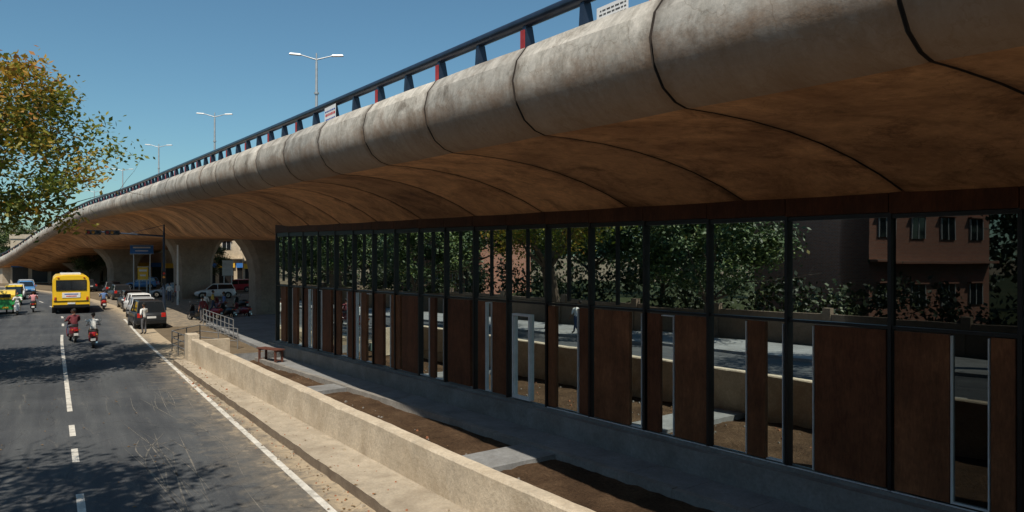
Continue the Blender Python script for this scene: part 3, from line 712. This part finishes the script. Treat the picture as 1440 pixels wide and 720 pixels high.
def person(name,pose,shirt,trous,loc,rz,helmet=False,scale=1.0):
    keys=list(pose.keys()); P={k:Vector(pose[k]) for k in keys}
    me=bpy.data.meshes.new('sk'); me.from_pydata([tuple(P[k]) for k in keys],[(keys.index(a),keys.index(b)) for a,b in EDG],[])
    o=bpy.data.objects.new('sk',me); COL.objects.link(o)
    md=o.modifiers.new('s','SKIN'); md.use_smooth_shade=True; md.branch_smoothing=.5
    sv=me.skin_vertices[0].data
    for i,k in enumerate(keys):
        r=RAD.get(k) or RAD[k[:2]]; sv[i].radius=(r,r*(.75 if k in('pel','wai','che') else 1)); sv[i].use_root=(k=='pel')
    o.modifiers.new('ss','SUBSURF').levels=1
    dg=bpy.context.evaluated_depsgraph_get(); ev=o.evaluated_get(dg).to_mesh()
    vs=[tuple(v.co) for v in ev.vertices]; fs=[tuple(p.vertices) for p in ev.polygons]
    mb=MB()
    def seg(c):
        best=None
        for a,b in EDG:
            A=P[a];Bv=P[b];d=Bv-A;t=max(0,min(1,(c-A).dot(d)/d.length_squared)); dist=(c-(A+d*t)).length
            if best is None or dist<best[0]: best=(dist,a,b,t)
        return best
    for f in fs:
        c=Vector((0,0,0))
        for i in f: c+=Vector(vs[i])
        c/=len(f); _,a,b,t=seg(c); k=b[:2]
        if b=='nk': mt='skin'
        elif k=='wr': mt='skin' if t>.15 else shirt
        elif k in('el','sh','nb','wa') or b in('wai','che'): mt=shirt
        elif k=='to' or (k=='an' and t>.93): mt='shoe'
        else: mt=trous
        if b=='wai' and c.z<P['pel'].z+.02: mt=trous
        mb.f.append(tuple(f)); mb.m.append(mb.mi(mt)); mb.sm.append(True)
    mb.v=list(vs)
    bpy.data.objects.remove(o)
    h=P['nk']+Vector((0,.02,.125))
    mb.ball(h,(.078,.096,.118),'skin',14,10)
    mb.ball((h.x,h.y+.03,h.z-.055),(.055,.062,.06),'skin',10,6)
    mb.cyl((h.x,h.y+.085,h.z+.01),(h.x,h.y+.112,h.z-.022),.008,.016,'skin',6)
    for sx in(-1,1):
        mb.ball((h.x+sx*.03,h.y+.088,h.z+.008),(.011,.008,.008),'eye',6,4)
        mb.ball((h.x+sx*.08,h.y,h.z-.005),(.012,.022,.032),'skin',6,5)
    mb.box((h.x,h.y+.09,h.z-.055),(.04,.01,.008),'shirt_red')
    if helmet: 
        mb.ball((h.x,h.y-.012,h.z+.035),(.125,.145,.125),'helmet',14,9); mb.box((h.x,h.y+.12,h.z+.03),(.16,.04,.07),'vglass')
    else: mb.ball((h.x,h.y-.02,h.z+.03),(.087,.098,.105),'hair',12,8)
    for sd in('L','R'):
        wr_=P['wr'+sd]; el=P['el'+sd]; d=(wr_-el).normalized(); sx=-1 if sd=='L' else 1
        side=d.cross(Vector((sx,0,0))); 
        if side.length<.1: side=Vector((0,1,0))
        side.normalize(); pn_=d.cross(side).normalized()
        sec=[]
        for t_,wd_ in((-.03,.024),(.02,.034),(.06,.040),(.09,.038)):
            c_=wr_+d*t_; sec.append([tuple(c_+side*wd_*math.cos(a)+pn_*.016*math.sin(a)) for a in [6.283*i/8 for i in range(8)]])
        mb.loft(sec,'skin')
        for i,ln in enumerate((.062,.078,.082,.072)):
            b0=wr_+d*.08+side*(-.03+.02*i); cur=-pn_*sx
            b1=b0+(d+cur*.3).normalized()*ln*.5; b2=b1+(d+cur*1.2).normalized()*ln*.5
            mb.cyl(b0,b1,.0095,.0085,'skin',6); mb.cyl(b1,b2,.0085,.007,'skin',6)
        b0=wr_+d*.03+side*.03; b1=b0+(d*.6+side).normalized()*.04; b2=b1+(d+side*.2).normalized()*.032
        mb.cyl(b0,b1,.012,.010,'skin',6); mb.cyl(b1,b2,.010,.008,'skin',6)
    ob=mb.obj(name,loc,rz); ob.scale=(scale,)*3
    return ob

# ---------------------------------------------------------------- vehicles
def wheel(mb,c,r,w_,hub='chrome'):
    x,y,z=c
    mb.cyl((x-w_/2,y,z),(x+w_/2,y,z),r,r,'rubber',20); mb.cyl((x-w_/2-.006,y,z),(x+w_/2+.006,y,z),r*.62,r*.62,hub,16)
    mb.cyl((x-w_/2-.012,y,z),(x+w_/2+.012,y,z),r*.18,r*.18,'black',8)
def car(name,paint,loc,rz,L_=4.0,H=1.52,W=1.7):
    mb=MB(); hw=W/2; hl=L_/2
    st=[(-hl,.86,.42,.80),(-hl+.06,.94,.30,.98),(-hl+.35,1,.24,1.0),(-hl*.55,1,.22,.98),(0,1,.22,.95),(hl*.42,1,.22,.93),(hl*.72,.98,.24,.84),(hl-.12,.92,.28,.70),(hl,.80,.36,.60)]
    secs=[]
    for y,wf_,z0,z1 in st:
        w2=hw*wf_; zm=(z0+z1)/2
        secs.append([(-w2*.9,y,z0),(w2*.9,y,z0),(w2*.99,y,z0+.1),(w2,y,zm),(w2*.96,y,z1-.06),(w2*.86,y,z1),(-w2*.86,y,z1),(-w2*.96,y,z1-.06),(-w2,y,zm),(-w2*.99,y,z0+.1)])
    mb.loft(secs,paint)
    zb=.95; zt_=H
    def ring(y0,y1,wf_,z): return [(-hw*wf_,y0,z),(hw*wf_,y0,z),(hw*wf_,y1,z),(-hw*wf_,y1,z)]
    mb.loft([ring(-hl+.10,hl*.46,.88,zb-.03),ring(-hl+.38,hl*.12,.74,zt_-.07)],'vglass',False,False)
    mb.loft([ring(-hl+.36,hl*.14,.75,zt_-.08),ring(-hl+.44,hl*.08,.70,zt_-.01),ring(-hl+.6,hl*.0,.6,zt_+.01)],paint,False)
    for sx in(-1,1):
        for (y0,y1) in ((-hl+.10,-hl+.38),(hl*.46,hl*.12),(-.25,-.22)):
            mb.cyl((sx*hw*.885,y0,zb-.02),(sx*hw*.75,y1,zt_-.05),.035,.03,paint,6)
        mb.box((sx*(hw+.08),hl*.40,.98),(.16,.09,.12),paint)
        for yy in(-hl*.62,hl*.62):
            wheel(mb,(sx*(hw-.09),yy,.31),.31,.2)
            mb.cyl((sx*(hw-.2),yy,.33),(sx*(hw+.004),yy,.33),.37,.37,'black',18)
        mb.box((sx*hw*.74,-hl+.04,.83),(.24,.09,.26),'redlamp'); mb.box((sx*hw*.66,hl-.08,.60),(.34,.12,.13),'lens')
        mb.box((sx*(hw+.002),-.1,.78),(.012,.16,.03),'chrome')
    mb.box((0,-hl-.02,.42),(W*.9,.14,.2),'black'); mb.box((0,hl-.0,.36),(W*.84,.12,.18),'black'); mb.box((0,hl+.0,.55),(W*.4,.04,.09),'black')
    mb.box((0,-hl-.0,.70),(.5,.03,.12),'white')
    mb.cyl((hw*.3,-hl+.2,zt_),(hw*.3,-hl+.0,zt_+.25),.008,.006,'black',4)
    return mb.obj(name,loc,rz)
def paint(name,c): M[name]=simple(name,c,.28,0,.06,3,spec=.6); return name
paint('paint_dark',(.02,.022,.026)); paint('paint_white',(.7,.7,.7)); paint('paint_blue',(.08,.22,.45)); paint('paint_silver',(.35,.36,.37)); paint('bus_yellow',(.80,.50,.02)); paint('paint_red',(.34,.02,.03)); paint('paint_maroon',(.18,.015,.025)); paint('auto_green',(.03,.30,.08)); paint('auto_yellow',(.75,.50,.03)); paint('paint_black',(.015,.015,.017))
M['seatv']=simple('seat_vinyl',(.02,.018,.016),.5)
def scooter(name,pt_,loc,rz):
    mb=MB()
    for yy in(-.58,.66): wheel(mb,(0,yy,.24),.24,.10,'chrome')
    secs=[]
    for y,w_,z0,z1 in((-.92,.06,.62,.74),(-.8,.13,.45,.80),(-.5,.19,.34,.80),(-.2,.19,.30,.76),(.02,.14,.26,.60),(.12,.14,.24,.34)):
        secs.append([(-w_,y,z0),(w_,y,z0),(w_*1.05,y,(z0+z1)/2),(w_*.8,y,z1),(-w_*.8,y,z1),(-w_*1.05,y,(z0+z1)/2)])
    mb.loft(secs,pt_)
    mb.box((0,.28,.27),(.32,.42,.07),'black')
    mb.loft([[(-.19,.42,.26),(.19,.42,.26),(.17,.50,.26),(-.17,.50,.26)],[(-.21,.48,.6),(.21,.48,.6),(.17,.58,.6),(-.17,.58,.6)],[(-.15,.40,.95),(.15,.40,.95),(.12,.50,.95),(-.12,.50,.95)]],pt_,False)
    mb.loft([[(-.08,.44,.42),(.08,.44,.42),(.08,.92,.36),(-.08,.92,.36)],[(-.06,.5,.5),(.06,.5,.5),(.05,.86,.50),(-.05,.86,.50)]],pt_,False)
    mb.cyl((0,.62,.24),(0,.40,1.0),.03,.03,'black',8)
    mb.cyl((-.32,.34,1.04),(.32,.34,1.04),.018,.018,'black',8); mb.ball((0,.44,1.0),(.13,.1,.09),pt_); mb.ball((0,.53,.99),(.08,.03,.06),'lens')
    secs=[]
    for y,w_,z in((-.82,.10,.86),(-.6,.15,.87),(-.3,.15,.83),(-.02,.10,.80)): secs.append([(-w_,y,z-.09),(w_,y,z-.09),(w_,y,z-.02),(w_*.7,y,z),(-w_*.7,y,z),(-w_,y,z-.02)])
    mb.loft(secs,'seatv')
    mb.box((0,-.92,.66),(.17,.05,.09),'redlamp'); mb.box((0,-.90,.44),(.2,.02,.12),'white')
    mb.loft([[(-.07,-.9,.2),(.07,-.9,.2),(.07,-.88,.6),(-.07,-.88,.6)],[(-.07,-.86,.2),(.07,-.86,.2),(.07,-.84,.6),(-.07,-.84,.6)]],'black',False)
    for sx in(-1,1):
        mb.cyl((sx*.2,.36,1.04),(sx*.3,.32,1.22),.008,.008,'black',5); mb.ball((sx*.31,.32,1.25),(.05,.012,.035),'chrome',8,5)
        mb.box((sx*.16,-.86,.68),(.05,.05,.05),'orange')
    mb.cyl((.13,-.2,.22),(.15,-.85,.30),.035,.045,'chrome',8)
    return mb.obj(name,loc,rz)

def bus(loc,rz):
    W=2.5;H=2.95;L_=8.5; mb=MB(); hw=W/2
    prof=[(-hw,.55),(-hw*1.0,1.3),(-hw*.99,2.4),(-hw*.94,2.70),(-hw*.80,2.88),(-hw*.4,2.95),(hw*.4,2.95),(hw*.80,2.88),(hw*.94,2.70),(hw*.99,2.4),(hw,1.3),(hw,.55)]
    secs=[]
    for y,k in((-L_/2,.97),(-L_/2+.08,.99),(-L_/2+.25,1),(L_/2-.5,1),(L_/2-.1,.96),(L_/2,.88)):
        secs.append([(x*k,y,.55+(z-.55)*(.98 if k<.98 else 1)) for x,z in prof])
    mb.loft(secs,'bus_yellow',False)
    yb=-L_/2
    mb.box((0,yb-.01,2.18),(1.95,.05,.70),'vglass')
    for xx in(-.98,0,.98): mb.box((xx,yb-.03,2.18),(.05,.05,.74),'black')
    mb.box((0,yb-.03,2.55),(2.0,.05,.05),'black'); mb.box((0,yb-.03,1.81),(2.0,.05,.05),'black')
    mb.box((0,yb-.02,1.42),(1.2,.03,.38),'sign_w')
    for i in range(2): mb.box((0,yb-.04,1.50-i*.15),(.9-.2*(i%2),.01,.07),'ink_blue' if i==0 else 'ink_red')
    mb.box((0,yb-.03,.98),(2.3,.05,.04),'black')
    mb.box((0,yb-.06,.60),(2.36,.16,.20),'black')
    for sx in(-1,1):
        mb.box((sx*1.05,yb-.03,1.12),(.13,.06,.12),'redlamp'); mb.box((sx*1.05,yb-.03,1.27),(.13,.06,.10),'orange'); mb.box((sx*.85,yb-.03,2.74),(.12,.06,.06),'redlamp')
        for i in range(6): mb.box((sx*(hw+.0),-3.4+i*1.2,2.05),(.04,1.0,.7),'vglass')
        mb.box((sx*(hw+.005),-.2,1.2),(.02,7.6,.07),'ink_blue')
        for yy in(-2.4,2.6):
            wheel(mb,(sx*(hw-.18),yy,.48),.48,.3); mb.cyl((sx*(hw-.3),yy,.52),(sx*(hw+.012),yy,.52),.56,.56,'black',18)
        mb.box((sx*(hw+.2),L_/2-.1,2.2),(.12,.08,.35),'black')
    mb.box((0,0,.48),(W*.8,L_*.9,.2),'black'); mb.box((0,-.5,2.99),(1.4,3.0,.10),'white'); mb.box((0,yb-.03,.80),(.5,.04,.12),'white')
    return mb.obj('school_bus',loc,rz)
def rickshaw(loc,rz):
    mb=MB()
    wheel(mb,(-.5,-.75,.22),.22,.12); wheel(mb,(.5,-.75,.22),.22,.12); wheel(mb,(0,1.15,.22),.22,.1)
    low=[(-1.25,.35),(-1.2,1.12),(-.1,1.12),(-.05,.45),(.55,.45),(.75,.98),(1.15,.98),(1.38,.6),(1.3,.32)]
    mb.extr(low,-.62,.62,'auto_green')
    can=[(-1.25,1.125),(-1.28,1.45),(-1.1,1.74),(-.6,1.80),(.6,1.78),(.92,1.66),(.86,1.58),(-.3,1.66),(-.45,1.45),(-.45,1.125)]
    mb.extr(can,-.63,.63,'auto_yellow')
    mb.box((0,-1.28,1.40),(.7,.03,.26),'vglass')
    for sx in(-1,1):
        mb.cyl((sx*.6,1.02,.98),(sx*.55,.88,1.68),.025,.025,'black',6); mb.cyl((sx*.6,.1,.95),(sx*.6,.1,1.7),.02,.02,'black',6)
        mb.box((sx*.5,-1.27,.65),(.14,.04,.1),'redlamp'); mb.ball((sx*.3,1.36,.72),(.09,.05,.09),'lens')
    mb.add([(-.56,1.0,1.0),(.56,1.0,1.0),(.52,.88,1.62),(-.52,.88,1.62)],[(0,1,2,3)],'vglass')
    mb.box((0,-.04,.75),(1.1,.3,.3),'seatv'); mb.box((0,-1.24,.5),(.4,.04,.12),'sign_y'); mb.cyl((-.3,.75,1.05),(.3,.75,1.05),.02,.02,'black',6)
    return mb.obj('auto_rickshaw',loc,rz)

bus((-35.8,60.5,0),HEAD)
car('parked_car','paint_dark',(-22.9,46.8,0),HEAD+.03,4.2,1.68,1.78)
x,y,_=R(1.3,46.5); car('parked_car','paint_silver',(x,y,0),HEAD)
x,y,_=R(1.6,52.5); car('parked_car','paint_white',(x,y,0),HEAD+.05)
x,y,_=R(1.6,58.5); car('parked_car','paint_dark',(x,y,0),HEAD+.05)
person('pedestrian',ARM,'shirt_white','trouser_grey',(-20.7,42.0,0),HEAD+.6)
scooter('scooter','paint_maroon',(-22.6,38.4,0),HEAD+.15); person('scooter_rider',RIDE,'shirt_maroon','trouser_blue',(-22.6,38.4,0),HEAD+.15)
person('scooter_passenger',PILL,'shirt_maroon','trouser_grey',(-22.6,38.4,.02),HEAD+.15)
scooter('scooter','paint_red',(-20.3,36.2,0),HEAD-.05); person('scooter_rider',RIDE,'shirt_white','trouser_brown',(-20.3,36.2,0),HEAD-.05)
scooter('scooter','paint_white',(-37.1,56.0,0),HEAD+math.pi); person('scooter_rider',RIDE,'shirt_white','trouser_grey',(-37.1,56.0,0),HEAD+math.pi)
scooter('scooter','paint_black',(-37.7,58.8,0),HEAD); person('scooter_rider',RIDE,'shirt_pink','trouser_blue',(-37.7,58.8,0),HEAD)
scooter('scooter','paint_red',(-33.8,61.8,0),HEAD); person('scooter_rider',RIDE,'shirt_blue','trouser_grey',(-33.8,61.8,0),HEAD,True)
rickshaw((-38.9,57.4,0),HEAD); rickshaw((-45.0,67.5,0),HEAD+math.pi)
car('car','paint_white',(-50.5,76,0),HEAD+math.pi); car('car','paint_blue',(-56,86,0),HEAD+.1+math.pi); car('car','paint_silver',(-60,92,0),HEAD+.15)
car('car','paint_dark',(-40,76,0),HEAD+.1); car('car','paint_silver',(-36.5,80,0),HEAD+1.2); car('car','paint_white',(-31,78,0),HEAD+1.4); car('car','paint_dark',(-45.5,85,0),HEAD)
car('car','paint_white',(-41,96,0),HEAD+1.3); car('car','paint_red',(-34,92,0),HEAD+1.4); car('car','paint_blue',(-50,101,0),HEAD+1.2); car('car','paint_dark',(-53,93,0),HEAD+.2)
for x,y,pk,rz_ in((-21.6,51.2,'paint_black',1.1),(-20.9,51.9,'paint_red',1.2),(-20.1,52.6,'paint_black',1.0),(-19.3,53.2,'paint_maroon',1.1),(-23.5,60,'paint_maroon',.9),(-22.2,61,'paint_black',1.0)): scooter('parked_scooter',pk,(x,y,0),rz_)
for x,y,sh_,tr_,rz_,ps in((-22.2,54.0,'shirt_white','trouser_grey',.3,WALK),(-21.3,55.2,'shirt_blue','trouser_brown',2.2,STAND),(-23.0,57.4,'shirt_yellow','trouser_blue',-1.2,WALK),(-20.3,49.0,'shirt_maroon','trouser_grey',1.0,STAND),(-33.5,73,'shirt_white','trouser_blue',.5,STAND),(-31.5,70,'shirt_red','trouser_grey',2,WALK)):
    person('pedestrian',ps,sh_,tr_,(x,y,0),rz_)
person('pedestrian',WALK,'shirt_white','trouser_blue',(*R(-8.8,17.5)[:2],.13),HEAD); person('pedestrian',STAND,'shirt_blue','trouser_grey',(*R(-9.2,16.7)[:2],.13),HEAD+2)

# ---------------------------------------------------------------- bench, railing, signal, signs
bn=MB()
for i in range(4): bn.box((0,-.18+i*.12,.62),(1.5,.10,.05),'wood')
for sx in(-.6,.6):
    for sy in(-.17,.17): bn.box((sx,sy,.30),(.08,.08,.60),'wood')
    bn.box((sx,0,.56),(.06,.42,.06),'wood'); bn.box((sx,0,.15),(.04,.34,.04),'wood')
x,y,_=R(4.2,21.5); bn.obj('bench',(x,y,-.36),BA+.25)
gr=MB()
def rail(a,b,h=.95,zb=.0):
    a=Vector(a);b=Vector(b);n_=max(1,int((b-a).length/1.1))
    for i in range(n_+1):
        q=a+(b-a)*i/n_; gr.cyl((q.x,q.y,zb),(q.x,q.y,zb+h),.028,.028,'railgrey',8)
    for hh in(.35,.65,.95): gr.cyl((a.x,a.y,zb+hh*h/.95),(b.x,b.y,zb+hh*h/.95),.022,.022,'railgrey',8)
rail(R(.9,21.2),R(.6,25),.95); rail(R(.6,25),R(2.2,27.5),.95); rail(R(2.2,27.5),R(3.4,24.5),.95); rail(R(3.9,28),R(3.9,37),1.0,.1)
gr.obj('guard_rail')
ts=MB()
ts.cyl((0,0,0),(0,0,6.3),.13,.09,'steel_dark',12); ts.cyl((0,0,0),(0,0,.4),.2,.18,'steel_dark',10); ts.cyl((0,0,6.0),(-5.4,0,6.35),.08,.05,'steel_dark',10); ts.cyl((0,0,6.9),(-2.5,0,6.2),.02,.02,'steel_dark',5); ts.cyl((0,0,6.2),(0,0,6.95),.07,.06,'steel_dark',8)
for xc in(-5.0,-3.7):
    ts.box((xc,-.05,6.25),(1.05,.24,.36),'black')
    for i,kk in enumerate(('redlamp','orange','black')):
        ts.cyl((xc-.33+.33*i,-.17,6.25),(xc-.33+.33*i,-.20,6.25),.12,.12,kk,12); ts.cyl((xc-.33+.33*i,-.17,6.25),(xc-.33+.33*i,-.36,6.27),.135,.135,'black',12,False)
ts.box((0,-.16,2.7),(.32,.22,.95),'black')
for i,kk in enumerate(('redlamp','orange','black')): ts.cyl((0,-.27,3.0-.3*i),(0,-.30,3.0-.3*i),.1,.1,kk,10)
ts.obj('traffic_signal',(-28.2,60.5,0),math.radians(25))
def signboard(x,y,w_,h,z,k,rz=.3):
    mb=MB()
    for sx in(-w_*.35,w_*.35): mb.cyl((sx,0,0),(sx,0,z),.07,.06,'galv',8)
    mb.box((0,-.08,z),(w_,.08,h),k); mb.box((0,-.13,z+h*.22),(w_*.75,.012,h*.16),'white'); mb.box((0,-.13,z-h*.15),(w_*.55,.012,h*.12),'white')
    for zz in(-h/2,h/2): mb.box((0,-.09,z+zz),(w_+.1,.12,.07),'galv')
    mb.obj('signboard',(x,y,0),rz)
signboard(-45.6,92,2.6,1.1,5.2,'sign_b'); signboard(-42.5,86,1.1,1.5,2.4,'sign_y',.4); signboard(-33.5,88,1.2,1.8,3.0,'sign_w',.3)
for x,y in((-30,67),(-37,88)):
    mb=MB(); mb.cyl((0,0,0),(0,0,5.4),.09,.07,'white',10); mb.box((0,0,1.5),(.3,.2,.5),'galv'); mb.obj('utility_pole',(x,y,0))
lf=MB()
M['deadleaf']=simple('dead_leaf',(.20,.12,.05),.8)
for i in range(420):
    r=random.choice([random.uniform(-8.3,-2),random.uniform(1.95,4.5),random.gauss(.3,.25)]); l=random.uniform(-1,24)
    z=.012 if r<kr0(l) else (.21 if r<wr(l) else PZ+.05)
    if wr(l)-.02<r<wr(l)+.34: continue
    s_=random.uniform(.02,.05); a_=random.uniform(0,6.28); q=R(r,l,z)
    dx,dy=math.cos(a_)*s_,math.sin(a_)*s_
    lf.add([(q[0]-dx,q[1]-dy,z),(q[0]+dy*.5,q[1]-dx*.5,z+.015),(q[0]+dx,q[1]+dy,z+.004),(q[0]-dy*.5,q[1]+dx*.5,z+.012)],[(0,1,2,3)],'deadleaf')
lf.obj('fallen_leaves')

# ---------------------------------------------------------------- light, sky, camera
sv=Vector((-.06,-.54,.80)).normalized()
el=math.asin(sv.z); az=math.atan2(sv.x,sv.y)
sun=bpy.data.lights.new('sun','SUN'); sun.energy=5.0; sun.angle=math.radians(.5); sun.color=(1,.91,.77)
so=bpy.data.objects.new('sun',sun); COL.objects.link(so); so.rotation_euler=sv.to_track_quat('Z','Y').to_euler(); so.location=(0,-20,60)
wd=bpy.data.worlds.new('World'); S.world=wd; wd.use_nodes=True; nt=wd.node_tree
sky=nt.nodes.new('ShaderNodeTexSky'); sky.sky_type='NISHITA'; sky.sun_disc=False; sky.sun_elevation=el; sky.sun_rotation=az
sky.air_density=1.0; sky.dust_density=.7; sky.ozone_density=1.7
bg=nt.nodes['Background']; bg.inputs['Strength'].default_value=.092
nt.links.new(mix(nt,1.0,sky.outputs[0],(.74,1.04,1.05),'MULTIPLY'),bg.inputs['Color'])
cam=bpy.data.cameras.new('camera'); cam.sensor_width=36; cam.lens=26.25; cam.clip_end=4000; cam.clip_start=.1
co=bpy.data.objects.new('camera',cam); COL.objects.link(co); co.location=(0,0,4.4); co.rotation_euler=(math.radians(90),0,0)
S.camera=co
S.view_settings.view_transform='Standard'; S.view_settings.look='None'; S.view_settings.exposure=0
